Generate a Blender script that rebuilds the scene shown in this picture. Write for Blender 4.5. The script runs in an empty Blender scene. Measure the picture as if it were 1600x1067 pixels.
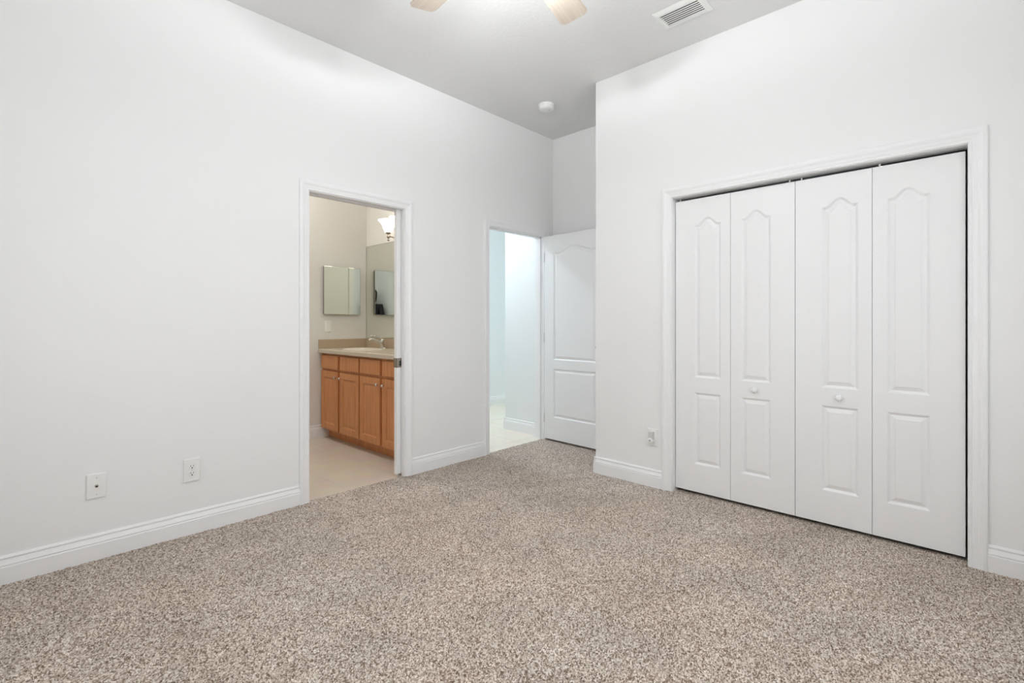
import bpy, bmesh, math, random
import numpy as np
from mathutils import Vector, Matrix

random.seed(4)
scene = bpy.context.scene
col = scene.collection
PI = math.pi

# ------------------------------------------------------------------ camera
YAW = math.radians(43.488)
FPX = 766.16
cam_data = bpy.data.cameras.new('camera')
cam_data.sensor_fit = 'HORIZONTAL'
cam_data.sensor_width = 36.0
cam_data.lens = 36.0 * FPX / 1600.0
cam_data.shift_x = -(804.8 - 800.0) / 1600.0
cam_data.shift_y = (503.84 - 533.5) / 1600.0
cam_data.clip_start = 0.02
cam = bpy.data.objects.new('camera', cam_data)
cam.location = (0, 0, 1.174)
cam.rotation_euler = (PI / 2, 0, YAW - PI / 2)
col.objects.link(cam)
scene.camera = cam

# ------------------------------------------------------------------ world, light, exposure
world = bpy.data.worlds.new('sky')
scene.world = world
world.use_nodes = True
world.node_tree.nodes['Background'].inputs[0].default_value = (0.75, 0.85, 1.0, 1)
world.node_tree.nodes['Background'].inputs[1].default_value = 1.0

FAN_EMIT = 33.0
FAN_BULB = 18.0
WIN_W = 11.0
HALL_W = 25.0
HALL_DAY = 11.0
BATH_EMIT = 3.6
BATH_W = 13.0


def area(name, loc, rot, sx, sy, power, color):
    l = bpy.data.lights.new(name, 'AREA')
    l.shape = 'RECTANGLE'
    l.size = sx
    l.size_y = sy
    l.energy = power
    l.color = color
    o = bpy.data.objects.new(name, l)
    o.location = loc
    o.rotation_euler = rot
    col.objects.link(o)
    return o


# soft fill added behind the camera as daylight from two unseen windows
area('window_fill', (-0.53, 1.55, 1.45), (0, -PI / 2, 0), 1.5, 1.3, WIN_W, (0.96, 0.98, 1.0))
area('window_fill', (1.75, -0.51, 1.45), (PI / 2, 0, 0), 1.3, 1.5, WIN_W, (0.96, 0.98, 1.0))

# daylight reaching the hallway from the next room
area('hall_daylight', (6.9, 4.43, 1.35), (0, PI / 2, 0), 2.2, 1.1, HALL_DAY, (0.80, 0.95, 0.97))

scene.view_settings.view_transform = 'Standard'
scene.view_settings.look = 'None'
scene.view_settings.exposure = 0.26
scene.view_settings.gamma = 1.0
scene.view_settings.use_curve_mapping = False
cy = scene.cycles
cy.use_denoising = True
cy.max_bounces = 14
cy.diffuse_bounces = 8
cy.glossy_bounces = 6
cy.sample_clamp_indirect = 6.0


# ------------------------------------------------------------------ materials
def mat(name, rgb, rough=0.5, metal=0.0, spec=0.5, emit=None, es=0.0):
    m = bpy.data.materials.new(name)
    m.use_nodes = True
    b = m.node_tree.nodes['Principled BSDF']
    b.inputs['Base Color'].default_value = (*rgb, 1)
    b.inputs['Roughness'].default_value = rough
    b.inputs['Metallic'].default_value = metal
    b.inputs['Specular IOR Level'].default_value = spec
    if emit:
        b.inputs['Emission Color'].default_value = (*emit, 1)
        b.inputs['Emission Strength'].default_value = es
    return m


def add_bump(m, scale, strength, dist, detail=3.0):
    nt = m.node_tree
    tc = nt.nodes.new('ShaderNodeTexCoord')
    n = nt.nodes.new('ShaderNodeTexNoise')
    n.inputs['Scale'].default_value = scale
    n.inputs['Detail'].default_value = detail
    bp = nt.nodes.new('ShaderNodeBump')
    bp.inputs['Strength'].default_value = strength
    bp.inputs['Distance'].default_value = dist
    nt.links.new(tc.outputs['Object'], n.inputs['Vector'])
    nt.links.new(n.outputs['Fac'], bp.inputs['Height'])
    nt.links.new(bp.outputs['Normal'], nt.nodes['Principled BSDF'].inputs['Normal'])
    return m


M = {}
M['wall'] = add_bump(mat('wall_paint', (0.82, 0.82, 0.815), 0.75, spec=0.25), 90, 0.15, 0.002)
M['bath_wall'] = add_bump(mat('bathroom_wall_paint', (0.74, 0.722, 0.685), 0.7, spec=0.25), 90, 0.15, 0.002)
M['hall_wall'] = add_bump(mat('hall_wall_paint', (0.80, 0.82, 0.82), 0.75, spec=0.25), 90, 0.15, 0.002)
M['ceiling'] = add_bump(mat('ceiling_paint', (0.74, 0.74, 0.735), 0.9, spec=0.1), 45, 0.5, 0.004, 4.0)
M['trim'] = mat('trim_paint', (0.83, 0.83, 0.83), 0.38, spec=0.4)
M['door'] = add_bump(mat('door_paint', (0.82, 0.82, 0.82), 0.42, spec=0.4), 60, 0.05, 0.001)
M['plastic'] = mat('white_plastic', (0.82, 0.82, 0.80), 0.35)
M['grey_plastic'] = mat('grey_plastic', (0.62, 0.62, 0.61), 0.4)
M['dark'] = mat('dark_slot', (0.02, 0.02, 0.02), 0.6)
M['chrome'] = mat('chrome', (0.66, 0.64, 0.61), 0.10, 1.0)
M['latch'] = mat('latch_nickel', (0.42, 0.38, 0.33), 0.25, 1.0)
M['nickel'] = mat('brushed_nickel', (0.40, 0.35, 0.29), 0.28, 1.0)
M['steel'] = mat('steel_edge', (0.20, 0.185, 0.16), 0.5)
M['mirror'] = mat('mirror_silver', (0.83, 0.86, 0.80), 0.0, 1.0)
M['counter'] = mat('cultured_marble', (0.56, 0.49, 0.39), 0.22)
M['splash'] = mat('backsplash_marble', (0.46, 0.36, 0.25), 0.3)
M['basin'] = mat('basin_marble', (0.66, 0.60, 0.50), 0.15)
M['glass'] = mat('window_glass', (1, 1, 1), 0.0)
M['glass'].node_tree.nodes['Principled BSDF'].inputs['Transmission Weight'].default_value = 1.0
M['bowl'] = mat('opal_bowl', (0.9, 0.9, 0.88), 0.3, emit=(0.94, 0.975, 1.0), es=FAN_EMIT)
M['shade'] = mat('frosted_shade', (0.9, 0.9, 0.88), 0.3, emit=(1.0, 0.925, 0.83), es=BATH_EMIT)
M['hall_shade'] = mat('hall_shade', (0.9, 0.9, 0.9), 0.3, emit=(0.86, 0.95, 1.0), es=2.0)
M['void'] = mat('duct_shade_black', (0.03, 0.03, 0.03), 0.8)


def wood(name, c1, c2, c3, grain=(30, 30, 1.6), rough=0.4):
    m = mat(name, c1, rough)
    nt = m.node_tree
    b = nt.nodes['Principled BSDF']
    tc = nt.nodes.new('ShaderNodeTexCoord')
    mp = nt.nodes.new('ShaderNodeMapping')
    mp.inputs['Scale'].default_value = grain
    n = nt.nodes.new('ShaderNodeTexNoise')
    n.inputs['Scale'].default_value = 2.2
    n.inputs['Detail'].default_value = 6
    n.inputs['Distortion'].default_value = 0.6
    r = nt.nodes.new('ShaderNodeValToRGB')
    r.color_ramp.elements[0].position = 0.3
    r.color_ramp.elements[0].color = (*c1, 1)
    r.color_ramp.elements[1].position = 0.72
    r.color_ramp.elements[1].color = (*c3, 1)
    e = r.color_ramp.elements.new(0.5)
    e.color = (*c2, 1)
    nt.links.new(tc.outputs['Object'], mp.inputs['Vector'])
    nt.links.new(mp.outputs['Vector'], n.inputs['Vector'])
    nt.links.new(n.outputs['Fac'], r.inputs['Fac'])
    nt.links.new(r.outputs['Color'], b.inputs['Base Color'])
    return m


M['wood'] = wood('honey_maple', (0.48, 0.19, 0.064), (0.565, 0.238, 0.086), (0.64, 0.29, 0.112))
M['blade'] = wood('pale_maple', (0.45, 0.38, 0.31), (0.50, 0.43, 0.36), (0.55, 0.48, 0.41), grain=(1.6, 30, 30))


def tile(name, c1, c2, grout, size, off):
    m = mat(name, c1, 0.35)
    nt = m.node_tree
    b = nt.nodes['Principled BSDF']
    tc = nt.nodes.new('ShaderNodeTexCoord')
    mp = nt.nodes.new('ShaderNodeMapping')
    mp.inputs['Location'].default_value = (off[0], off[1], 0)
    br = nt.nodes.new('ShaderNodeTexBrick')
    br.offset = 0.0
    br.squash = 1.0
    br.inputs['Scale'].default_value = 1.0
    br.inputs['Brick Width'].default_value = size
    br.inputs['Row Height'].default_value = size
    br.inputs['Mortar Size'].default_value = 0.0035
    br.inputs['Mortar Smooth'].default_value = 0.2
    br.inputs['Color1'].default_value = (*c1, 1)
    br.inputs['Color2'].default_value = (*c2, 1)
    br.inputs['Mortar'].default_value = (*grout, 1)
    n = nt.nodes.new('ShaderNodeTexNoise')
    n.inputs['Scale'].default_value = 7
    n.inputs['Detail'].default_value = 5
    mx = nt.nodes.new('ShaderNodeMix')
    mx.data_type = 'RGBA'
    mx.blend_type = 'SOFT_LIGHT'
    mx.inputs['Factor'].default_value = 0.35
    nt.links.new(tc.outputs['Object'], mp.inputs['Vector'])
    nt.links.new(mp.outputs['Vector'], br.inputs['Vector'])
    nt.links.new(tc.outputs['Object'], n.inputs['Vector'])
    nt.links.new(br.outputs['Color'], mx.inputs['A'])
    nt.links.new(n.outputs['Color'], mx.inputs['B'])
    nt.links.new(mx.outputs['Result'], b.inputs['Base Color'])
    return m


M['bath_tile'] = tile('beige_tile', (0.62, 0.555, 0.47), (0.60, 0.535, 0.45), (0.55, 0.49, 0.41), 0.42, (-1.695, -3.30))
M['hall_tile'] = tile('cream_tile', (0.80, 0.73, 0.62), (0.78, 0.71, 0.60), (0.58, 0.52, 0.43), 0.45, (-3.10, -3.80))


def carpet_material():
    m = mat('carpet_pile', (0.4, 0.35, 0.3), 0.95, spec=0.1)
    nt = m.node_tree
    b = nt.nodes['Principled BSDF']
    tc = nt.nodes.new('ShaderNodeTexCoord')
    vo = nt.nodes.new('ShaderNodeTexVoronoi')
    vo.voronoi_dimensions = '2D'
    vo.inputs['Scale'].default_value = 1 / 0.0043
    sep = nt.nodes.new('ShaderNodeSeparateColor')
    r = nt.nodes.new('ShaderNodeValToRGB')
    cr = r.color_ramp
    stops = [(0.0, (0.125, 0.082, 0.056)), (0.2, (0.25, 0.185, 0.140)), (0.5, (0.46, 0.385, 0.322)),
             (0.78, (0.62, 0.55, 0.48)), (1.0, (0.80, 0.74, 0.67))]
    cr.elements[0].position, cr.elements[0].color = stops[0][0], (*stops[0][1], 1)
    cr.elements[1].position, cr.elements[1].color = stops[-1][0], (*stops[-1][1], 1)
    for p, c in stops[1:-1]:
        e = cr.elements.new(p)
        e.color = (*c, 1)
    # broad tone of brushed and trodden pile
    n = nt.nodes.new('ShaderNodeTexNoise')
    n.inputs['Scale'].default_value = 3.4
    n.inputs['Detail'].default_value = 3
    mr = nt.nodes.new('ShaderNodeMapRange')
    mr.inputs['From Min'].default_value = 0.3
    mr.inputs['From Max'].default_value = 0.7
    mr.inputs['To Min'].default_value = 0.90
    mr.inputs['To Max'].default_value = 1.10
    mx = nt.nodes.new('ShaderNodeMix')
    mx.data_type = 'RGBA'
    mx.blend_type = 'MULTIPLY'
    mx.inputs['Factor'].default_value = 1.0
    nt.links.new(tc.outputs['Object'], vo.inputs['Vector'])
    nt.links.new(tc.outputs['Object'], n.inputs['Vector'])
    nt.links.new(vo.outputs['Color'], sep.inputs['Color'])
    nt.links.new(sep.outputs['Red'], r.inputs['Fac'])
    nt.links.new(n.outputs['Fac'], mr.inputs['Value'])
    nt.links.new(r.outputs['Color'], mx.inputs['A'])
    nt.links.new(mr.outputs['Result'], mx.inputs['B'])
    n2 = nt.nodes.new('ShaderNodeTexNoise')
    n2.inputs['Scale'].default_value = 1.5
    n2.inputs['Detail'].default_value = 4
    tint = nt.nodes.new('ShaderNodeValToRGB')
    tint.color_ramp.elements[0].position = .36
    tint.color_ramp.elements[0].color = (0.955, 0.93, 0.905, 1)
    tint.color_ramp.elements[1].position = .64
    tint.color_ramp.elements[1].color = (0.99, 0.99, 0.99, 1)
    m2 = nt.nodes.new('ShaderNodeMix')
    m2.data_type = 'RGBA'
    m2.blend_type = 'MULTIPLY'
    m2.inputs['Factor'].default_value = 1.0
    nt.links.new(tc.outputs['Object'], n2.inputs['Vector'])
    nt.links.new(n2.outputs['Fac'], tint.inputs['Fac'])
    nt.links.new(mx.outputs['Result'], m2.inputs['A'])
    nt.links.new(tint.outputs['Color'], m2.inputs['B'])
    nt.links.new(m2.outputs['Result'], b.inputs['Base Color'])
    b.inputs['Sheen Weight'].default_value = 0.15
    return m


M['carpet'] = carpet_material()


# ------------------------------------------------------------------ mesh helpers
def link(name, bm, m, parent=None, smooth=False, autosmooth=None):
    bmesh.ops.recalc_face_normals(bm, faces=bm.faces)
    me = bpy.data.meshes.new(name)
    bm.to_mesh(me)
    bm.free()
    o = bpy.data.objects.new(name, me)
    if m is not None:
        me.materials.append(m)
    col.objects.link(o)
    if parent is not None:
        o.parent = parent
    if smooth:
        me.polygons.foreach_set('use_smooth', [True] * len(me.polygons))
        if autosmooth:
            me.set_sharp_from_angle(angle=math.radians(autosmooth))
    return o


def tag(o, label, cat, group=None, kind=None):
    o['label'] = label
    o['category'] = cat
    if group:
        o['group'] = group
    if kind:
        o['kind'] = kind
    return o


def empty(name, loc, label, cat, group=None, kind=None, rz=0.0):
    o = bpy.data.objects.new(name, None)
    o.location = loc
    o.rotation_euler = (0, 0, rz)
    o.empty_display_size = 0.05
    col.objects.link(o)
    return tag(o, label, cat, group, kind)


def box(bm, x0, x1, y0, y1, z0, z1, bev=0.0, seg=2):
    vs = [bm.verts.new((x, y, z)) for x in (x0, x1) for y in (y0, y1) for z in (z0, z1)]
    idx = [(0, 1, 3, 2), (4, 6, 7, 5), (0, 4, 5, 1), (2, 3, 7, 6), (0, 2, 6, 4), (1, 5, 7, 3)]
    fs = [bm.faces.new([vs[i] for i in f]) for f in idx]
    if bev > 0:
        es = list({e for f in fs for e in f.edges})
        bmesh.ops.bevel(bm, geom=es, offset=bev, segments=seg, affect='EDGES', profile=0.6)


def nbm():
    return bmesh.new()


def boxobj(name, dims, m, parent=None, bev=0.0, seg=2):
    bm = nbm()
    box(bm, *dims, bev=bev, seg=seg)
    return link(name, bm, m, parent)


def lathe(bm, prof, n=32, center=(0, 0, 0), axis='z', cap=True, ex=1.0, ey=1.0):
    """prof: list of (radius, height)"""
    rings = []
    for r, h in prof:
        ring = []
        for i in range(n):
            a = 2 * PI * i / n
            c, s = r * math.cos(a) * ex, r * math.sin(a) * ey
            p = {'z': (c, s, h), 'x': (h, c, s), 'y': (c, h, s)}[axis]
            ring.append(bm.verts.new((p[0] + center[0], p[1] + center[1], p[2] + center[2])))
        rings.append(ring)
    for a, b in zip(rings, rings[1:]):
        for i in range(n):
            j = (i + 1) % n
            bm.faces.new((a[i], a[j], b[j], b[i]))
    if cap:
        bm.faces.new(rings[0])
        bm.faces.new(rings[-1])


def tube(bm, pts, rads, n=14, flat=None):
    pts = [Vector(p) for p in pts]
    rings = []
    for i, p in enumerate(pts):
        t = (pts[min(i + 1, len(pts) - 1)] - pts[max(i - 1, 0)]).normalized()
        ref = Vector((0, 1, 0)) if abs(t.y) < 0.9 else Vector((0, 0, 1))
        u = t.cross(ref).normalized()
        v = t.cross(u).normalized()
        ru = rads[i]
        rv = ru * (flat[i] if flat else 1.0)
        rings.append([bm.verts.new(p + u * ru * math.cos(2 * PI * k / n) + v * rv * math.sin(2 * PI * k / n)) for k in range(n)])
    for a, b in zip(rings, rings[1:]):
        for i in range(n):
            j = (i + 1) % n
            bm.faces.new((a[i], a[j], b[j], b[i]))
    bm.faces.new(rings[0])
    bm.faces.new(rings[-1])


def extrude_profile(bm, prof, place0, place1):
    """prof: closed list of (d, z); place maps (d, z) to a point at each end"""
    a = [bm.verts.new(place0(d, z)) for d, z in prof]
    b = [bm.verts.new(place1(d, z)) for d, z in prof]
    n = len(prof)
    for i in range(n):
        j = (i + 1) % n
        bm.faces.new((a[i], a[j], b[j], b[i]))
    bm.faces.new(a)
    bm.faces.new(b)


# ------------------------------------------------------------------ dimensions
YL = 3.181      # face of the left wall
XR = 3.220      # face of the closet wall
XA = 3.920      # face of the alcove's end wall
YC = 2.183      # end corner of the closet wall
ZC = 3.048      # ceiling
XB, YB = -0.55, -0.53   # walls behind the camera
WT = 0.12
YW = YL + WT    # far face of the left wall
BX = 2.815      # bathroom mirror wall
BY = 4.94       # bathroom end wall
BD0, BD1, BDH = 1.400, 2.125, 2.033      # bathroom opening
ED0, ED1, EDH = 3.020, 3.776, 2.035      # entry opening
CD0, CD1, CDH = 0.044, 1.550, 2.035      # closet opening
J = 0.018       # jamb board thickness
HX = 3.88       # hall wall
HY = 3.831      # its corner
HF = 5.04       # hall far wall
HE = 7.0        # hall end


def structure(name, boxes, m, label, cat):
    bm = nbm()
    for b in boxes:
        box(bm, *b)
    return tag(link(name, bm, m), label, cat, kind='structure')


# ------------------------------------------------------------------ room shell
structure('wall_left', [
    (XB - WT, BD0 - J, YL, YW, -0.02, ZC),
    (BD0 - J, BD1 + J, YL, YW, BDH + J, ZC),
    (BD1 + J, 2.90, YL, YL + 0.034, -0.02, BDH + J),
    (BD1 + J, 2.90, YW - 0.034, YW, -0.02, BDH + J),
    (BD1 + J, 2.90, YL, YW, BDH + J, ZC),
    (2.90, ED0 - J, YL, YW, -0.02, ZC),
    (ED0 - J, ED1 + J, YL, YW, EDH + J, ZC),
    (ED1 + J, XA + 0.1, YL, YW, -0.02, ZC)], M['wall'],
    'long white bedroom wall with the bathroom and hallway openings', 'wall')
structure('wall_right', [
    (XR, XR + 0.1, CD1 + J, YC, -0.02, ZC),
    (XR, XR + 0.1, YB - WT, CD0 - J, -0.02, ZC),
    (XR, XR + 0.1, CD0 - J, CD1 + J, CDH + J, ZC)], M['wall'],
    'white bedroom wall around the bifold closet doors', 'wall')
structure('wall_alcove', [(XR + 0.1, XA, YC - 0.1, YC, -0.02, ZC)], M['wall'],
          'white side wall of the door alcove behind the closet corner', 'wall')
structure('wall_far', [(XA, XA + 0.1, YB - WT, YL, -0.02, ZC)], M['wall'],
          'narrow white wall above the open panelled door', 'wall')
structure('wall_back', [
    (XB - WT, XB, YB - WT, 0.80, -0.02, ZC), (XB - WT, XB, 2.30, YL, -0.02, ZC),
    (XB - WT, XB, 0.80, 2.30, -0.02, 0.80), (XB - WT, XB, 0.80, 2.30, 2.10, ZC)], M['wall'],
    'white bedroom wall with a window opposite the closet', 'wall')
structure('wall_front', [
    (XB, 1.00, YB - WT, YB, -0.02, ZC), (2.50, XA + 0.1, YB - WT, YB, -0.02, ZC),
    (1.00, 2.50, YB - WT, YB, -0.02, 0.80), (1.00, 2.50, YB - WT, YB, 2.10, ZC)], M['wall'],
    'white bedroom wall with a window opposite the bathroom doorway', 'wall')
structure('wall_bathroom_end', [(0.40, BX, BY, BY + 0.1, -0.02, ZC)], M['bath_wall'],
          'warm beige bathroom wall behind the medicine cabinet', 'wall')
structure('wall_bathroom_right', [(BX, BX + 0.12, YW, HF, -0.02, ZC)], M['bath_wall'],
          'warm beige bathroom wall behind the big mirror', 'wall')
structure('wall_bathroom_left', [(0.30, 0.40, YW, BY + 0.1, -0.02, ZC)], M['bath_wall'],
          'warm beige bathroom wall left of the doorway', 'wall')
structure('wall_hall_right', [(HX, HE, YW, HY, -0.02, ZC)], M['hall_wall'],
          'cool white hallway wall ending at a corner', 'wall')
structure('wall_hall_far', [(BX + 0.12, HE, HF, HF + 0.1, -0.02, ZC)], M['hall_wall'],
          'pale farthest hallway wall seen at the left of the opening', 'wall')
structure('wall_hall_end', [(HE, HE + 0.1, HY, HF + 0.1, -0.02, ZC)], M['hall_wall'],
          'hallway end wall out of view', 'wall')
structure('ceiling', [(XB - WT, HE + 0.1, YB - WT, HF + 0.1, ZC, ZC + 0.1)], M['ceiling'],
          'light grey textured ceiling', 'ceiling')
structure('floor', [(XB - WT, XA + 0.1, YB - WT, YL + 0.03, -0.06, -0.02)], M['hall_tile'],
          'bedroom floor slab below the carpet', 'floor')
structure('floor_bathroom', [(0.30, BX + 0.06, YL + 0.03, BY + 0.1, -0.06, -0.006)], M['bath_tile'],
          'beige tiled bathroom floor', 'floor')
structure('floor_hall', [(BX + 0.06, HE + 0.1, YL + 0.03, HF + 0.1, -0.06, -0.006)], M['hall_tile'],
          'cream tiled hallway floor', 'floor')


# windows behind the camera
def window(name, axis, w0, label):
    x0 = -0.06
    e = bpy.data.objects.new(name, None)
    col.objects.link(e)
    tag(e, label, 'window', kind='structure')
    bm = nbm()
    w, z0, z1 = 1.5, 0.80, 2.10
    for a, b, c, d in ((0, .05, z0, z1), (w - .05, w, z0, z1), (.05, w - .05, z0, z0 + .05), (.05, w - .05, z1 - .05, z1),
                       (.05, w - .05, (z0 + z1) / 2 - .02, (z0 + z1) / 2 + .02)):
        box(bm, a, b, -0.09, -0.04, c, d)
    link('window_frame', bm, M['trim'], e)
    boxobj('pane', (.04, w - .04, -.067, -.062, z0 + .04, z1 - .04), M['glass'], e)
    if axis == 'x':
        e.location = (w0, YB, 0)
    else:
        e.location = (XB, w0 + w, 0)
        e.rotation_euler = (0, 0, -PI / 2)


window('window_1', 'x', 1.0, 'bedroom window in the wall facing the bathroom doorway')
window('window_2', 'y', 0.8, 'bedroom window in the wall facing the closet')


# ------------------------------------------------------------------ carpet (real cut pile)
def make_carpet():
    s = 0.0040
    x0, x1, y0, y1 = XB, XA, YB, YL + 0.022
    nx, ny = int((x1 - x0) / s), int((y1 - y0) / s)
    rng = np.random.default_rng(3)
    gx, gy = np.meshgrid(np.linspace(x0, x1, nx), np.linspace(y0, y1, ny), indexing='ij')
    jx = gx + rng.uniform(-.42, .42, gx.shape) * s
    jy = gy + rng.uniform(-.42, .42, gx.shape) * s
    h = rng.normal(0, 1, gx.shape)
    h = np.clip(h, -1.8, 1.8) * 0.0022
    # slow unevenness of the pile
    h += 0.0012 * np.sin(gx * 9 + 2 * np.sin(gy * 5)) * np.cos(gy * 7 + np.sin(gx * 6))
    co = np.stack([jx, jy, h + 0.001], -1).reshape(-1, 3)
    ii = np.arange(nx * ny).reshape(nx, ny)
    q = np.stack([ii[:-1, :-1], ii[1:, :-1], ii[1:, 1:], ii[:-1, 1:]], -1)
    cx = gx[:-1, :-1] + s / 2
    cyy = gy[:-1, :-1] + s / 2
    room = (cx < XR + 0.085) & (cyy < YL)
    alc = (cx > XR - 0.02) & (cyy > YC) & (cyy < YL)
    door = (cyy >= YL) & (((cx > BD0) & (cx < BD1)) | ((cx > ED0) & (cx < ED1)))
    inwall = (cx > XR) & (cyy < YC) & ((cyy > CD1) | (cyy < CD0))
    keep = (room & ~inwall) | alc | door
    q = q[keep].reshape(-1, 4)
    used = np.zeros(nx * ny, bool)
    used[q.ravel()] = True
    remap = np.cumsum(used) - 1
    co = co[used]
    q = remap[q]
    me = bpy.data.meshes.new('carpet')
    me.vertices.add(len(co))
    me.vertices.foreach_set('co', co.astype(np.float32).ravel())
    me.loops.add(q.size)
    me.loops.foreach_set('vertex_index', q.astype(np.int32).ravel())
    me.polygons.add(len(q))
    me.polygons.foreach_set('loop_start', np.arange(0, q.size, 4, dtype=np.int32))
    me.polygons.foreach_set('use_smooth', np.ones(len(q), bool))
    me.update(calc_edges=True)
    me.materials.append(M['carpet'])
    o = bpy.data.objects.new('carpet', me)
    col.objects.link(o)
    tag(o, 'speckled beige and brown cut pile carpet covering the bedroom floor', 'carpet', kind='stuff')


make_carpet()

# ------------------------------------------------------------------ baseboards
BASE = [(0, -0.01), (0, 0.128), (0.004, 0.128), (0.0085, 0.119), (0.0085, 0.1135), (0.0045, 0.1110), (0.0065, 0.1075),
        (0.0145, 0.088), (0.0145, 0.0855), (0.0110, 0.083), (0.0140, 0.079), (0.0150, 0.076), (0.015, -0.01)]


def baseboard(name, runs, label, z=0.0):
    """runs: (axis, fixed, sign, a0, a1): board on plane axis=fixed, standing out by sign"""
    bm = nbm()
    for ax, f, s, a0, a1 in runs:
        if ax == 'y':
            extrude_profile(bm, BASE, lambda d, zz: (a0, f + s * d, zz + z), lambda d, zz: (a1, f + s * d, zz + z))
        else:
            extrude_profile(bm, BASE, lambda d, zz: (f + s * d, a0, zz + z), lambda d, zz: (f + s * d, a1, zz + z))
    return tag(link(name, bm, M['trim']), label, 'baseboard', kind='structure')


CW = 0.062  # casing width
baseboard('baseboard_left', [('y', YL, -1, XB, BD0 - .005 - CW)],
          'long white baseboard left of the bathroom doorway')
baseboard('baseboard_middle', [('y', YL, -1, BD1 + .005 + CW, ED0 - .005 - CW)],
          'short white baseboard between the two doorways')
baseboard('baseboard_right', [('x', XR, -1, CD1 + .003 + CW, YC), ('y', YC, 1, XR - .015, XA)],
          'white baseboard wrapping the corner left of the closet')
baseboard('baseboard_closet', [('x', XR, -1, YB, CD0 - .003 - CW - .006)],
          'white baseboard right of the closet doors')
baseboard('baseboard_alcove', [('x', XA, -1, YC, YL), ('y', YL, -1, ED1 + .005 + CW, XA)],
          'white baseboard behind the open panelled door')
baseboard('baseboard_back', [('x', XB, 1, YB, YL), ('y', YB, 1, XB, XR)], 'white baseboard below the windows')
baseboard('baseboard_bathroom', [('y', BY, -1, 0.40, 2.374)], 'white bathroom baseboard beside the vanity', z=-.006)
baseboard('baseboard_hall', [('x', HX, -1, YW, HY), ('y', HY, 1, HX - .015, HE)],
          'white baseboard around the hallway corner', z=-.006)
baseboard('baseboard_hall_far', [('y', HF, -1, BX + .12, HE)], 'white baseboard of the farthest hallway wall', z=-.006)

# ------------------------------------------------------------------ door casings and jambs
CAS = [(0, 0), (0, .0085), (.003, .0105), (.010, .011), (.013, .0095), (.016, .011), (.030, .0125), (.038, .0165),
       (.046, .0185), (.056, .0175), (.060, .0160), (.062, .0140), (.062, 0)]


def casing(bm, place, a0, a1, zt, z0=-.01, w=CW):
    """place(a, z, t) -> world; a0, a1 inner edges, zt inner top"""
    k = w / CW
    n = len(CAS)
    rows = []
    for d, t in CAS:
        d *= k
        rows.append([bm.verts.new(place(a, z, t)) for a, z in ((a0 - d, z0), (a0 - d, zt + d), (a1 + d, zt + d), (a1 + d, z0))])
    for i in range(n):
        j = (i + 1) % n
        for q in range(3):
            bm.faces.new((rows[i][q], rows[i][q + 1], rows[j][q + 1], rows[j][q]))
    bm.faces.new([r[0] for r in rows])
    bm.faces.new([r[3] for r in rows])


r = .005
# bathroom opening: split jamb on the right where the pocket door slides in
bm = nbm()
casing(bm, lambda a, z, t: (a, YL - t, z), BD0 - r, BD1 + r, BDH + r)
casing(bm, lambda a, z, t: (a, YW + t, z), BD0 - r, BD1 + r, BDH + r)
box(bm, BD0 - J, BD0, YL, YW, -.01, BDH)
box(bm, BD1, BD1 + J, YL, YL + .034, -.01, BDH)
box(bm, BD1, BD1 + J, YW - .034, YW, -.01, BDH)
box(bm, BD0 - J, BD1 + J, YL, YL + .036, BDH, BDH + J)
box(bm, BD0 - J, BD1 + J, YW - .036, YW, BDH, BDH + J)
tag(link('trim_1', bm, M['trim']), 'white moulded casing around the bathroom doorway', 'door frame', kind='structure')
# entry opening
bm = nbm()
casing(bm, lambda a, z, t: (a, YL - t, z), ED0 - r, ED1 + r, EDH + r)
casing(bm, lambda a, z, t: (a, YW + t, z), ED0 - r, ED1 + r, EDH + r)
box(bm, ED0 - J, ED0, YL, YW, -.01, EDH)
box(bm, ED1, ED1 + J, YL, YW, -.01, EDH)
box(bm, ED0 - J, ED1 + J, YL, YW, EDH, EDH + J)
box(bm, ED0, ED0 + .011, YL + .042, YL + .08, -.01, EDH)
box(bm, ED1 - .011, ED1, YL + .042, YL + .08, -.01, EDH)
box(bm, ED0, ED1, YL + .042, YL + .08, EDH - .011, EDH)
e = tag(link('trim_2', bm, M['trim']), 'white moulded casing around the hallway doorway', 'door frame', kind='structure')
bm = nbm()
box(bm, ED0, ED0 + .0022, YL + .006, YL + .036, 0.905, 0.965, bev=.0008, seg=1)
link('strike_plate', bm, M['nickel'], e)
# closet opening
bm = nbm()
casing(bm, lambda a, z, t: (XR - t, a, z), CD0 - .003, CD1 + .003, CDH + .003, w=.068)
box(bm, XR, XR + .1, CD0 - J, CD0, -.01, CDH)
box(bm, XR, XR + .1, CD1, CD1 + J, -.01, CDH)
box(bm, XR, XR + .1, CD0 - J, CD1 + J, CDH, CDH + J)
tag(link('trim_3', bm, M['trim']), 'white moulded casing around the bifold closet', 'door frame', kind='structure')


# ------------------------------------------------------------------ panelled doors
def panel_contour(x0, x1, z0, z1, arch, d, n=22):
    xc, hw = (x0 + x1) / 2, (x1 - x0) / 2
    pts = [(x0 + d, z0 + d), (x1 - d, z0 + d)]
    for i in range(n + 1):
        t = 1 - 2 * i / n
        bump = arch * (0.5 * (1 + math.cos(PI * min(1.0, abs(t) / .84)))) ** .9 if arch else 0.0
        pts.append((xc + t * (hw - d), z1 - d + bump))
    return pts


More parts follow.
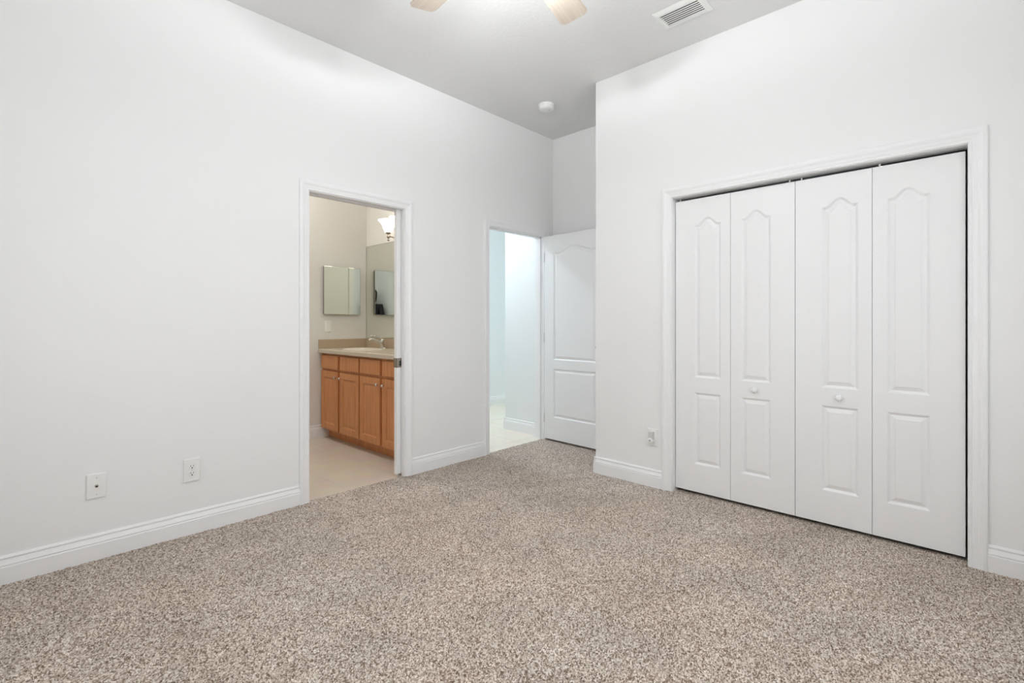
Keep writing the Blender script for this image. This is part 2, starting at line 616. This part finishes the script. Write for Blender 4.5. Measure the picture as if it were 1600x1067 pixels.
def panel_slab(bm, w, h, th, panels, prof, x_off=0.0):
    """slab x 0..w, z 0..h; front face on y = 0 looking to -y; prof: (inset, depth)"""
    outer = [bm.verts.new(p) for p in ((x_off, 0, 0), (x_off + w, 0, 0), (x_off + w, 0, h), (x_off, 0, h))]
    back = [bm.verts.new((v.co.x, th, v.co.z)) for v in outer]
    edges = []
    for i in range(4):
        edges.append(bm.edges.new((outer[i], outer[(i + 1) % 4])))
    for (x0, x1, z0, z1, arch) in panels:
        loops = []
        for d, dep in prof:
            loops.append([bm.verts.new((x + x_off, dep, z)) for x, z in panel_contour(x0, x1, z0, z1, arch, d)])
        n = len(loops[0])
        for i in range(n):
            edges.append(bm.edges.new((loops[0][i], loops[0][(i + 1) % n])))
        for a, b in zip(loops, loops[1:]):
            for i in range(n):
                j = (i + 1) % n
                bm.faces.new((a[i], a[j], b[j], b[i]))
        bm.faces.new(loops[-1])
    bmesh.ops.triangle_fill(bm, use_beauty=True, use_dissolve=False, edges=edges)
    for i in range(4):
        j = (i + 1) % 4
        bm.faces.new((outer[i], outer[j], back[j], back[i]))
    bm.faces.new(back)


MOULD = [(0, 0), (.003, .0012), (.013, .0092), (.016, .0096), (.033, .0034), (.036, .0014), (.037, .0012)]


# entry door leaf, open into the alcove
def entry_door():
    root = empty('door_1', (3.762, YL - .018, 0.022), 'white two panel arched door standing open at the hallway doorway', 'door',
                 kind='structure', rz=-PI / 2 - math.radians(2.0))
    W, H = 0.752, 2.008
    bm = nbm()
    # in leaf space x runs from the hinge to the free edge, -y faces the bedroom
    panel_slab(bm, W, H, .035, [(.118, W - .118, .785, 1.838, .052), (.118, W - .118, .217, .700, 0)], MOULD)
    leaf = link('door_leaf', bm, M['door'], root)
    for z in (.20, 1.00, 1.80):
        bm = nbm()
        lathe(bm, [(.0035, z - .045), (.0045, z - .043), (.0045, z + .043), (.0035, z + .045), (.002, z + .050)], 12, center=(-.003, -.003, 0))
        link('hinge', bm, M['grey_plastic'], root)
    k = nbm()
    lathe(k, [(.030, 0), (.030, .004), (.012, .007), (.011, .028), (.020, .036), (.027, .048), (.026, .060), (.014, .067)], 24,
          center=(W - .06, -.0005, .93), axis='y')
    for v in k.verts:
        v.co.y = -v.co.y
    link('door_knob', k, M['nickel'], root, smooth=True, autosmooth=50)


entry_door()


# bifold closet doors: two folding pairs
LW, LH = 0.3715, 1.990
BZ = 0.024
XD = XR + 0.044


def bifold(name, y_top, label, pair):
    # pair root at the pair's left end seen from the room; leaves run towards -y
    root = empty(name, (XD, y_top, BZ), label, 'closet door', kind='structure', rz=-PI / 2)
    for k in range(2):
        inner_right = (k == 0)       # the panels sit nearer the fold between the two leaves
        a, b = (.134, .311) if inner_right else (.063, .240)
        bm = nbm()
        panel_slab(bm, LW, LH, .032, [(a, b, .776, 1.812, .047), (a, b, .187, .675, 0)], MOULD, x_off=k * (LW + .0022))
        leaf = link('door_leaf', bm, M['door'], root)
        if (pair == 0 and k == 1) or (pair == 1 and k == 0):
            kx = k * (LW + .0022) + (a + b) / 2
            kb = nbm()
            lathe(kb, [(.0075, 0), (.0075, .006), (.011, .010), (.0165, .016), (.0175, .021), (.015, .026), (.008, .029)], 20,
                  center=(kx, 0, .727), axis='y')
            for v in kb.verts:
                v.co.y = -v.co.y
            kk = link('knob', kb, M['door'], leaf, smooth=True, autosmooth=60)
        px = .03 if (pair == 0) == (k == 0) else LW - .03
        if (pair == 0 and k == 1):
            px = LW - .03
        if (pair == 1 and k == 0):
            px = .03
        pb = nbm()
        lathe(pb, [(.0045, LH - .004), (.0045, LH + .016)], 10, center=(k * (LW + .0022) + px, .012, 0))
        link('pivot_pin', pb, M['plastic'], leaf)


bifold('door_3', 1.546, 'left folding pair of white bifold closet doors with a round white knob', 0)
bifold('door_4', 1.546 - 2 * LW - .0052, 'right folding pair of white bifold closet doors beside the black gap', 1)


# pocket door of the bathroom, drawn mostly into the wall
def pocket_door():
    root = empty('door_2', (2.088, YL + .042, 0.018), 'white pocket door edge peeking from the bathroom jamb with a nickel latch', 'door', kind='structure')
    bm = nbm()
    box(bm, 0, .74, 0, .035, 0, 2.02, bev=.0015, seg=1)
    link('door_leaf', bm, M['door'], root)
    bm = nbm()
    z0, z1 = .812, .884
    box(bm, -.0015, .052, -.0015, 0, z0, z1)
    box(bm, -.0015, 0, -.0015, .0365, z0, z1)
    box(bm, -.0015, .052, .035, .0365, z0, z1)
    latch = link('latch', bm, M['latch'], root)
    bm = nbm()
    box(bm, .022, .041, -.003, -.0014, z0 + .012, z1 - .022, bev=.0008, seg=1)
    link('latch_recess', bm, M['dark'], latch)


pocket_door()


# ------------------------------------------------------------------ wall plates
def plate_mesh(w, h, t=.0085):
    bm = nbm()
    box(bm, -w / 2, w / 2, -t, 0, -h / 2, h / 2, bev=.0042, seg=2)
    return bm


def screw(parent, z, y=-.0085):
    bm = nbm()
    lathe(bm, [(.0032, y + .0005), (.0032, y - .0008), (.0022, y - .0014)], 12, axis='y', center=(0, 0, z))
    return link('screw', bm, M['grey_plastic'], parent)


# coaxial plate
root = empty('cable_wall_plate', (.3355, YL, .365), 'blank white wall plate with one dark cable socket, left of the outlet', 'wall plate')
link('plate', plate_mesh(.076, .120), M['plastic'], root)
screw(root, .041)
screw(root, -.041)
bm = nbm()
lathe(bm, [(.0075, -.0075), (.0075, -.010), (.005, -.0102), (.005, -.015), (.0042, -.0155)], 12, axis='y')
jk = link('cable_socket', bm, M['nickel'], root, smooth=True, autosmooth=40)
bm = nbm()
lathe(bm, [(.0036, -.0156), (.0036, -.0160)], 12, axis='y')
link('socket_hole', bm, M['dark'], jk)


def receptacle(parent, z):
    bm = nbm()
    n = 28
    prof = []
    for dy in (-.008, -.0098, -.0106):
        rr = .0172 if dy > -.010 else .0165
        ring = []
        for i in range(n):
            a = 2 * PI * i / n
            ring.append((rr * math.cos(a), dy, max(-.0142, min(.0142, rr * math.sin(a)))))
        prof.append([bm.verts.new((p[0], p[1], p[2] + z)) for p in ring])
    for a, b in zip(prof, prof[1:]):
        for i in range(n):
            bm.faces.new((a[i], a[(i + 1) % n], b[(i + 1) % n], b[i]))
    bm.faces.new(prof[-1])
    o = link('receptacle', bm, M['plastic'], parent)
    bm = nbm()
    box(bm, -.0075, -.0050, -.0110, -.0105, z + .0005, z + .0085)
    box(bm, .0050, .0075, -.0110, -.0105, z + .0005, z + .0085)
    lathe(bm, [(.0034, -.0105), (.0034, -.0110)], 12, axis='y', center=(0, 0, z - .007))
    link('slots', bm, M['dark'], o)


root = empty('electrical_outlet', (.740, YL, .356), 'white duplex electrical outlet low on the wall left of the bathroom doorway', 'outlet')
link('plate', plate_mesh(.079, .126), M['plastic'], root)
receptacle(root, .0195)
receptacle(root, -.0195)
screw(root, 0)

root = empty('plug_in_wall_plate', (XR, 1.698, .356), 'white wall plate with a small plugged-in grey fitting, beside the closet casing', 'wall plate', rz=-PI / 2)
link('plate', plate_mesh(.079, .120), M['plastic'], root)
bm = nbm()
box(bm, -.021, .017, -.030, -.005, -.016, .042, bev=.005, seg=3)
pl = link('plug_body', bm, M['grey_plastic'], root)
bm = nbm()
lathe(bm, [(.021, -.005), (.021, -.028), (.018, -.033), (.010, -.035)], 24, axis='y', center=(-.004, 0, -.022))
pf = link('plug_face', bm, M['plastic'], root, smooth=True, autosmooth=50)
bm = nbm()
lathe(bm, [(.0045, -.0345), (.0045, -.0358)], 12, axis='y', center=(-.006, 0, -.020))
link('dark_dot', bm, M['dark'], pf)


# ------------------------------------------------------------------ ceiling fixtures
def smoke_detector():
    root = empty('smoke_detector', (3.252, 2.712, ZC), 'round white smoke detector on the ceiling near the alcove', 'smoke detector')
    bm = nbm()
    lathe(bm, [(.070, 0), (.070, -.010), (.068, -.012)], 40)
    link('mounting_ring', bm, M['plastic'], root, smooth=True, autosmooth=40)
    bm = nbm()
    lathe(bm, [(.066, -.010), (.066, -.026), (.062, -.036), (.052, -.042), (.030, -.045)], 40)
    body = link('housing', bm, M['plastic'], root, smooth=True, autosmooth=40)
    bm = nbm()
    lathe(bm, [(.009, -.044), (.009, -.047), (.006, -.048)], 16, center=(.012, -.02, 0))
    link('test_button', bm, M['grey_plastic'], body)


smoke_detector()


def ceiling_vent():
    x0, x1, y0, y1 = 2.738, 2.945, 1.155, 1.452
    root = empty('ceiling_vent', ((x0 + x1) / 2, (y0 + y1) / 2, ZC), 'white louvred air vent in the ceiling above the closet wall', 'vent')
    hx, hy = (x1 - x0) / 2, (y1 - y0) / 2
    ix, iy = hx - .035, hy - .031
    bm = nbm()

    def ring(a, b, z):
        return [bm.verts.new((sx * a, sy * b, z)) for sx, sy in ((-1, -1), (1, -1), (1, 1), (-1, 1))]
    loops = [ring(hx, hy, -.0005), ring(hx, hy, -.003), ring(hx - .008, hy - .008, -.006), ring(ix + .014, iy + .014, -.011),
             ring(ix + .002, iy + .002, -.013), ring(ix, iy, -.012), ring(ix, iy, -.0005)]
    for a, b in zip(loops, loops[1:]):
        for i in range(4):
            bm.faces.new((a[i], a[(i + 1) % 4], b[(i + 1) % 4], b[i]))
    link('frame', bm, M['plastic'], root)
    bm = nbm()
    box(bm, -ix, ix, -iy, iy, -.0012, -.0004)  # flat black sheet standing in for the shade inside the duct
    link('duct_shade_sheet', bm, M['void'], root)
    n = 7
    for i in range(n):
        cx = -ix + (i + .5) * 2 * ix / n
        bm = nbm()
        # angled blade
        for dz0, dx0 in ((0, 0),):
            t = .0006
            a = Vector((.0019, 0, -.0095))
            b = Vector((-.0019, 0, -.0055))
            nrm = Vector((b.z - a.z, 0, -(b.x - a.x))).normalized() * t
            pr = [a + nrm, b + nrm, b - nrm, a - nrm]
            v0 = [bm.verts.new((p.x + cx, -iy, p.z)) for p in pr]
            v1 = [bm.verts.new((p.x + cx, iy, p.z)) for p in pr]
            for k in range(4):
                bm.faces.new((v0[k], v0[(k + 1) % 4], v1[(k + 1) % 4], v1[k]))
            bm.faces.new(v0)
            bm.faces.new(v1)
        link('slat', bm, M['plastic'], root)


ceiling_vent()


def ceiling_fan():
    root = empty('ceiling_fan', (1.378, 1.338, ZC), 'ceiling fan with pale maple blades and a lit bowl', 'ceiling fan')
    zb = 2.715 - ZC
    bm = nbm()
    lathe(bm, [(.075, 0), (.072, -.03), (.045, -.06), (.018, -.075)], 32)
    link('canopy', bm, M['plastic'], root, smooth=True, autosmooth=40)
    bm = nbm()
    lathe(bm, [(.013, -.06), (.013, -.23)], 16)
    link('downrod', bm, M['plastic'], root, smooth=True, autosmooth=40)
    bm = nbm()
    lathe(bm, [(.03, -.215), (.085, -.235), (.115, -.26), (.118, -.325), (.10, -.345), (.05, -.37), (.045, -.41), (.012, -.425), (.008, -.535), (.014, -.545), (.004, -.552)], 40)
    link('motor_housing', bm, M['plastic'], root, smooth=True, autosmooth=40)
    bm = nbm()
    lathe(bm, [(.168, -.425), (.160, -.452), (.138, -.485), (.100, -.512), (.055, -.526), (.012, -.530), (.010, -.526), (.054, -.522),
               (.098, -.508), (.135, -.481), (.157, -.450), (.165, -.425)], 40, cap=False)
    link('light_bowl', bm, M['bowl'], root, smooth=True, autosmooth=60)
    for k in range(3):
        a = math.radians(50 + 120 * k)
        l = bpy.data.lights.new('bulb', 'POINT')
        l.energy = FAN_BULB
        l.shadow_soft_size = .03
        l.color = (0.95, 0.98, 1.0)
        o = bpy.data.objects.new('bulb', l)
        o.location = (.105 * math.cos(a), .105 * math.sin(a), -.435)
        o.parent = root
        col.objects.link(o)
    proto = None
    for k in range(5):
        ang = math.radians(13.5 + 72 * k)
        if proto is None:
            bm = nbm()
            pts = []
            r0, r1, w0, w1, cr = .19, .658, .058, .0725, .030
            pts.append((r0, -w0))
            for i in range(7):
                a = -PI / 2 + PI / 2 * i / 6
                pts.append((r1 - cr + cr * math.cos(a), -w1 + cr + cr * math.sin(a)))
            for i in range(7):
                a = PI / 2 * i / 6
                pts.append((r1 - cr + cr * math.cos(a), w1 - cr + cr * math.sin(a)))
            pts.append((r0, w0))
            lo = [bm.verts.new((x, y, -.003)) for x, y in pts]
            hi = [bm.verts.new((x, y, .003)) for x, y in pts]
            n = len(pts)
            for i in range(n):
                bm.faces.new((lo[i], lo[(i + 1) % n], hi[(i + 1) % n], hi[i]))
            bm.faces.new(lo)
            bm.faces.new(hi)
            proto = link('blade', bm, M['blade'], root)
            b = proto
            bm = nbm()
            box(bm, .10, .26, -.016, .016, .003, .008, bev=.002, seg=1)
            box(bm, .20, .25, -.040, .040, .003, .007, bev=.002, seg=1)
            iron = link('blade_iron', bm, M['plastic'], b)
        else:
            b = proto.copy()
            col.objects.link(b)
            ir = iron.copy()
            col.objects.link(ir)
            ir.parent = b
        b.location = (0, 0, zb)
        b.rotation_euler = Matrix.Rotation(ang, 3, 'Z').to_euler() if False else (Matrix.Rotation(ang, 3, 'Z') @ Matrix.Rotation(math.radians(-11), 3, 'X')).to_euler()


ceiling_fan()

# ------------------------------------------------------------------ bathroom
VX = 2.278      # door fronts
VF = 2.306      # face frame
VY0, VY1 = YW + .004, BY - .002


def vanity():
    root = empty('vanity_cabinet', ((VF + BX) / 2, (VY0 + VY1) / 2, -.006), 'honey maple bathroom vanity with four drawers over four doors', 'cabinet')
    ox, oy, oz = root.location

    def L(bm):
        bmesh.ops.translate(bm, vec=(-ox, -oy, -oz), verts=bm.verts)
        return bm
    bm = nbm()
    # face frame, two ends, floor and back; hollow under the sink
    box(bm, VF, VF + .02, VY0, VY1, .095, .864)
    box(bm, VF + .02, BX - .003, VY0, VY0 + .016, .095, .864)
    box(bm, VF + .02, BX - .003, VY1 - .016, VY1, .095, .864)
    box(bm, VF + .02, BX - .003, VY0 + .016, VY1 - .016, .095, .111)
    box(bm, BX - .01, BX - .003, VY0 + .016, VY1 - .016, .111, .864)
    link('carcass', L(bm), M['wood'], root)
    bm = nbm()
    box(bm, 2.374, 2.39, VY0, VY1, -.005, .095)
    link('toe_kick', L(bm), M['wood'], root)
    spans = [(4.546, 4.897), (4.145, 4.507), (3.777, 4.122), (3.392, 3.741)]
    for i, (a, b) in enumerate(spans):
        bm = nbm()
        box(bm, VX, VF, a, b, .712, .843, bev=.004, seg=2)
        link('drawer_front', L(bm), M['wood'], root)
        # doors: frame and recessed panel, front looking to -x
        bm = nbm()
        w, h = b - a, .585
        panel_slab(bm, w, h, VF - VX, [(.055, w - .055, .058, h - .058, 0)],
                   [(0, 0), (.003, .0015), (.010, .0080), (.012, .0085), (.024, .0085), (.030, .0060)])
        bmesh.ops.rotate(bm, cent=(0, 0, 0), matrix=Matrix.Rotation(-PI / 2, 3, 'Z'), verts=bm.verts)
        bmesh.ops.translate(bm, vec=(VX, b, .102), verts=bm.verts)
        d = link('door', L(bm), M['wood'], root)
        ky = a + .030 if i in (0, 2) else b - .030
        bm = nbm()
        lathe(bm, [(.007, 0), (.0055, .006), (.006, .012), (.0135, .018), (.0145, .023), (.011, .028), (.004, .030)], 18, axis='x')
        for v in bm.verts:
            v.co.x = -v.co.x
        bmesh.ops.translate(bm, vec=(VX, ky, .632), verts=bm.verts)
        link('knob', L(bm), M['chrome'], d, smooth=True, autosmooth=60)


vanity()


def countertop():
    x0, x1, y0, y1 = 2.258, BX - .002, VY0, VY1
    z0, z1 = .866, .905
    cx, cyy, ax, ay = 2.520, 4.500, .165, .235
    root = empty('countertop', ((x0 + x1) / 2, (y0 + y1) / 2, z0), 'beige moulded vanity top with an oval sink', 'countertop')
    off = -root.location
    bm = nbm()
    c = .010
    # slab with rounded front edge and an oval hole
    n = 48
    hole = [bm.verts.new((cx + (ax + .02) * math.cos(2 * PI * i / n), cyy + (ay + .02) * math.sin(2 * PI * i / n), z1)) for i in range(n)]
    top = [bm.verts.new(p) for p in ((x0 + c, y0, z1), (x1, y0, z1), (x1, y1, z1), (x0 + c, y1, z1))]
    es = [bm.edges.new((hole[i], hole[(i + 1) % n])) for i in range(n)] + [bm.edges.new((top[i], top[(i + 1) % 4])) for i in range(4)]
    bmesh.ops.triangle_fill(bm, use_beauty=True, use_dissolve=False, edges=es)
    prof = [(x0 + c, z1)] + [(x0 + c - c * math.sin(a), z1 - c + c * math.cos(a)) for a in (PI / 8, PI / 4, 3 * PI / 8, PI / 2)] + [(x0, z0), (x1, z0), (x1, z1)]
    a = [bm.verts.new((x, y0, z)) for x, z in prof]
    b = [bm.verts.new((x, y1, z)) for x, z in prof]
    for i in range(len(prof) - 1):
        bm.faces.new((a[i], a[i + 1], b[i + 1], b[i]))
    bm.faces.new(a)
    bm.faces.new(b)
    bmesh.ops.remove_doubles(bm, verts=bm.verts, dist=1e-5)
    bmesh.ops.translate(bm, vec=off, verts=bm.verts)
    link('top', bm, M['counter'], root)
    bm = nbm()
    rings = []
    for k, z in ((1.0, .0), (.985, .003), (.955, .0035), (.925, -.002), (.90, -.016), (.84, -.05), (.70, -.090), (.48, -.115), (.2, -.124), (.06, -.126)):
        rings.append([bm.verts.new((cx + (ax + .02) * k * math.cos(2 * PI * i / n), cyy + (ay + .02) * k * math.sin(2 * PI * i / n), z1 + z)) for i in range(n)])
    for p, q in zip(rings, rings[1:]):
        for i in range(n):
            bm.faces.new((p[i], p[(i + 1) % n], q[(i + 1) % n], q[i]))
    bm.faces.new(rings[-1])
    bmesh.ops.translate(bm, vec=off, verts=bm.verts)
    link('basin', bm, M['basin'], root, smooth=True)
    bm = nbm()
    box(bm, x1 - .018, x1, y0, y1 - .018, z1, 1.0, bev=.003)
    bmesh.ops.translate(bm, vec=off, verts=bm.verts)
    link('backsplash', bm, M['splash'], root)
    bm = nbm()
    box(bm, x0 + .006, x1, y1 - .018, y1, z1, 1.0, bev=.003)
    bmesh.ops.translate(bm, vec=off, verts=bm.verts)
    link('backsplash', bm, M['splash'], root)


countertop()


def faucet():
    root = empty('faucet', (2.742, 4.500, .905), 'chrome single lever faucet behind the oval sink', 'faucet')
    bm = nbm()
    lathe(bm, [(1.0, 0), (1.0, .006), (.85, .012), (.5, .014)], 28, ex=.028, ey=.075)
    link('base', bm, M['chrome'], root, smooth=True, autosmooth=50)
    bm = nbm()
    tube(bm, [(.004, 0, .008), (0, 0, .035), (-.012, 0, .056), (-.05, 0, .074), (-.10, 0, .092), (-.135, 0, .098), (-.145, 0, .088)],
         [.024, .024, .023, .018, .015, .014, .012])
    link('spout', bm, M['chrome'], root, smooth=True, autosmooth=60)
    bm = nbm()
    lathe(bm, [(.020, .060), (.022, .075), (.018, .092), (.008, .098)], 20, center=(-.004, 0, 0))
    link('handle_dome', bm, M['chrome'], root, smooth=True, autosmooth=60)
    bm = nbm()
    tube(bm, [(.0, 0, .090), (-.03, 0, .108), (-.075, 0, .124), (-.120, 0, .128), (-.135, 0, .124)], [.010, .010, .010, .013, .009], flat=[.8, .6, .5, .45, .4])
    link('lever', bm, M['chrome'], root, smooth=True, autosmooth=60)


faucet()

# plate mirror over the counter
root = empty('wall_mirror', (BX, (VY0 + BY) / 2, 1.001), 'large frameless plate mirror above the vanity backsplash', 'mirror')
w2 = (BY - VY0) / 2 - .004
boxobj('mirror_glass', (-.006, -.0005, -w2, w2, .001, 1.007), M['mirror'], root)
bm = nbm()
for a, b, c, d in ((-w2, w2, 1.0065, 1.010), (-w2, w2, -.001, .0012)):
    box(bm, -.007, -.0005, a, b, c, d)
box(bm, -.007, -.0005, w2 - .0005, w2 + .003, 0, 1.010)
link('edge_channel', bm, M['steel'], root)

# medicine cabinet
root = empty('medicine_cabinet', ((2.311 + 2.721) / 2, BY, 1.257), 'square mirrored medicine cabinet on the beige bathroom wall', 'medicine cabinet')
hw = (2.721 - 2.311) / 2
boxobj('cabinet_body', (-hw + .006, hw - .006, -.026, 0, .006, .498), M['steel'], root)
bm = nbm()
box(bm, -hw, hw, -.032, -.026, 0, .504)
dr = link('mirror_door', bm, M['steel'], root)
bm = nbm()
n0 = [bm.verts.new(p) for p in ((-hw + .002, -.0321, .002), (hw - .002, -.0321, .002), (hw - .002, -.0321, .502), (-hw + .002, -.0321, .502))]
n1 = [bm.verts.new(p) for p in ((-hw + .002, -.0325, .002), (hw - .002, -.0325, .002), (hw - .002, -.0325, .502), (-hw + .002, -.0325, .502))]
n2 = [bm.verts.new(p) for p in ((-hw + .004, -.0330, .004), (hw - .004, -.0330, .004), (hw - .004, -.0330, .500), (-hw + .004, -.0330, .500))]
for p, q in ((n0, n1), (n1, n2)):
    for i in range(4):
        bm.faces.new((p[i], p[(i + 1) % 4], q[(i + 1) % 4], q[i]))
bm.faces.new(n2)
bm.faces.new(n0)
link('mirror_glass', bm, M['mirror'], dr)

# light switch
root = empty('light_switch', (2.366, BY, 1.136), 'white rocker light switch below the medicine cabinet', 'light switch')
link('plate', plate_mesh(.072, .116), M['plastic'], root)
bm = nbm()
box(bm, -.0165, .0165, -.012, -.007, -.033, .033, bev=.002)
link('rocker', bm, M['plastic'], root)


# vanity light bar
def vanity_light():
    ys = (4.262, 4.062, 3.862)
    root = empty('vanity_light', (BX, ys[1], 2.055), 'nickel vanity light with lit frosted bell shades above the mirror', 'wall lamp')
    bm = nbm()
    box(bm, -.022, 0, -.30, .30, -.035, .035, bev=.006)
    link('back_plate', bm, M['nickel'], root)
    for y in ys:
        dy = y - ys[1]
        bm = nbm()
        tube(bm, [(-.02, dy, -.02), (-.07, dy, -.032), (-.115, dy, -.026), (-.15, dy, -.020)], [.007, .007, .007, .008])
        arm = link('arm', bm, M['nickel'], root, smooth=True, autosmooth=50)
        bm = nbm()
        lathe(bm, [(.003, -.075), (.010, -.068), (.011, -.058), (.006, -.050), (.014, -.040), (.015, -.022), (.009, -.012), (.011, -.004),
                   (.026, .002), (.028, .014), (.020, .020)], 20, center=(-.150, dy, 0))
        link('socket', bm, M['nickel'], root, smooth=True, autosmooth=50)
        bm = nbm()
        prof = [(.030, .012), (.036, .020), (.046, .045), (.058, .075), (.074, .105), (.090, .124), (.100, .130),
                (.097, .132), (.070, .108), (.054, .076), (.042, .046), (.031, .022)]
        lathe(bm, prof, 32, center=(-.150, dy, 0), cap=False)
        n = len(bm.verts)
        link('lamp_shade', bm, M['shade'], root, smooth=True, autosmooth=60)


vanity_light()


# ------------------------------------------------------------------ hallway ceiling light (out of view above the opening)
def hall_light(x, y):
    root = empty('hall_ceiling_light', (x, y, ZC), 'round flush hallway ceiling light above the cream tiles', 'ceiling light')
    bm = nbm()
    lathe(bm, [(.17, 0), (.17, -.02), (.15, -.025)], 40)
    link('rim', bm, M['plastic'], root)
    bm = nbm()
    lathe(bm, [(.145, -.02), (.145, -.05), (.11, -.075), (.05, -.088), (.01, -.09)], 40)
    link('diffuser', bm, M['hall_shade'], root, smooth=True)
    l = bpy.data.lights.new('hall_lamp', 'AREA')
    l.shape = 'DISK'
    l.size = .26
    l.energy = HALL_W
    l.color = (0.76, 0.875, 1.0)
    o = bpy.data.objects.new('hall_lamp', l)
    o.location = (0, 0, -.10)
    o.parent = root
    col.objects.link(o)


hall_light(3.22, 4.45)


# ------------------------------------------------------------------ added bathroom fill light (out of view, brightens the vanity and tiles)
def bath_fill(x, y):
    root = empty('bathroom_fill_light', (x, y, ZC), 'added out-of-view fill light on the bathroom ceiling in front of the vanity', 'ceiling light')
    bm = nbm()
    lathe(bm, [(.17, 0), (.17, -.02), (.15, -.025)], 40)
    link('rim', bm, M['plastic'], root)
    bm = nbm()
    lathe(bm, [(.145, -.02), (.145, -.05), (.11, -.075), (.05, -.088), (.01, -.09)], 40)
    link('diffuser', bm, M['hall_shade'], root, smooth=True)
    l = bpy.data.lights.new('bathroom_fill_lamp', 'AREA')
    l.shape = 'DISK'
    l.size = .28
    l.energy = BATH_W
    l.color = (1.0, 0.97, 0.92)
    o = bpy.data.objects.new('bathroom_fill_lamp', l)
    o.location = (0, 0, -.10)
    o.parent = root
    col.objects.link(o)


bath_fill(1.55, 4.60)


# ------------------------------------------------------------------ photographer behind the camera, a dark sliver in the mirrors
def skin_body(name, chains, m, parent, root_i=0):
    """chains: list of [(x, y, z, r), ...]; chains share a vertex where they meet"""
    verts, edges, rad, key = [], [], [], {}
    for ch in chains:
        prev = None
        for x, y, z, rx in ch:
            k = (round(x, 4), round(y, 4), round(z, 4))
            if k not in key:
                key[k] = len(verts)
                verts.append((x, y, z))
                rad.append(rx)
            i = key[k]
            if prev is not None and prev != i:
                edges.append((prev, i))
            prev = i
    me = bpy.data.meshes.new(name)
    me.from_pydata(verts, edges, [])
    o = bpy.data.objects.new(name, me)
    col.objects.link(o)
    o.parent = parent
    md = o.modifiers.new('skin', 'SKIN')
    md.use_smooth_shade = True
    if not me.skin_vertices:
        me.attributes.new('skin', 'FLOAT', 'POINT') if False else None
    for i, sv in enumerate(me.skin_vertices[0].data if me.skin_vertices else []):
        sv.radius = rad[i] if isinstance(rad[i], tuple) else (rad[i], rad[i])
        sv.use_root = (i == root_i)
    sub = o.modifiers.new('subdivision', 'SUBSURF')
    sub.levels = 1
    sub.render_levels = 2
    me.materials.append(m)
    return o


def photographer():
    skin = mat('skin', (0.50, 0.31, 0.22), 0.5)
    black = mat('black_cloth', (0.012, 0.012, 0.014), 0.9)
    jeans = mat('dark_trousers', (0.02, 0.024, 0.035), 0.9)
    hairm = mat('dark_hair', (0.02, 0.014, 0.01), 0.6)
    root = empty('person', (-0.262, -0.258, 0.012), 'person in black clothes standing behind the camera, glimpsed in the mirrors', 'person',
                 rz=YAW - PI / 2)
    root.scale = (1.05, 1.05, 1.07)
    # local +y looks the way the camera looks
    pel = (0, 0, .95, .125)
    body = [
        [pel, (0, 0, 1.10, .115), (0, .0, 1.28, .125), (0, -.005, 1.42, .115), (0, -.005, 1.50, .055), (0, .01, 1.56, .052),
         (0, .015, 1.63, .085), (0, .015, 1.71, .088), (0, .005, 1.755, .060)]]
    for s in (-1, 1):
        body.append([pel, (s * .10, 0, .88, .090), (s * .115, .015, .50, .060), (s * .12, -.01, .10, .040), (s * .12, .06, .035, .036), (s * .13, .15, .03, .030)])
        body.append([(0, -.005, 1.42, .115), (s * .175, -.005, 1.425, .058), (s * .225, .0, 1.15, .042), (s * .15, .17, 1.06, .032), (s * .11, .23, 1.07, .028),
                     (s * .09, .27, 1.08, .024)])
        for f in range(4):
            body.append([(s * .09, .27, 1.08, .024), (s * (.105 - .018 * f), .305, 1.095 - .004 * f, .009), (s * (.10 - .018 * f), .335, 1.085, .008),
                         (s * (.095 - .018 * f), .350, 1.065, .007)])
        body.append([(s * .11, .23, 1.07, .028), (s * .075, .255, 1.085, .010), (s * .060, .285, 1.092, .008)])
    skin_body('body', body, skin, root)
    shirt = [[(0, 0, .93, .142), (0, 0, 1.10, .132), (0, 0, 1.28, .142), (0, -.005, 1.42, .128), (0, -.005, 1.475, .075), (0, 0, 1.56, .068)]]
    for s in (-1, 1):
        shirt.append([(0, -.005, 1.42, .128), (s * .18, -.005, 1.43, .070), (s * .225, .0, 1.15, .055), (s * .155, .16, 1.062, .044)])
    skin_body('shirt', shirt, black, root)
    tr = [[(0, 0, .97, .135), (0, 0, .93, .135)]]
    for s in (-1, 1):
        tr.append([(0, 0, .93, .135), (s * .10, 0, .86, .104), (s * .115, .015, .50, .076), (s * .12, -.008, .09, .058)])
    skin_body('trousers', tr, jeans, root)
    bm = nbm()
    bmesh.ops.create_uvsphere(bm, u_segments=24, v_segments=14, radius=.106)
    for v in bm.verts:
        v.co = Vector((v.co.x * .95, v.co.y * 1.05 - .012, v.co.z * (1.08 if v.co.z > 0 else 2.6) + 1.705))
    bmesh.ops.delete(bm, geom=[v for v in bm.verts if v.co.y > .045 and v.co.z < 1.745 or v.co.z < 1.46], context='VERTS')
    link('hair', bm, hairm, root, smooth=True)


photographer()
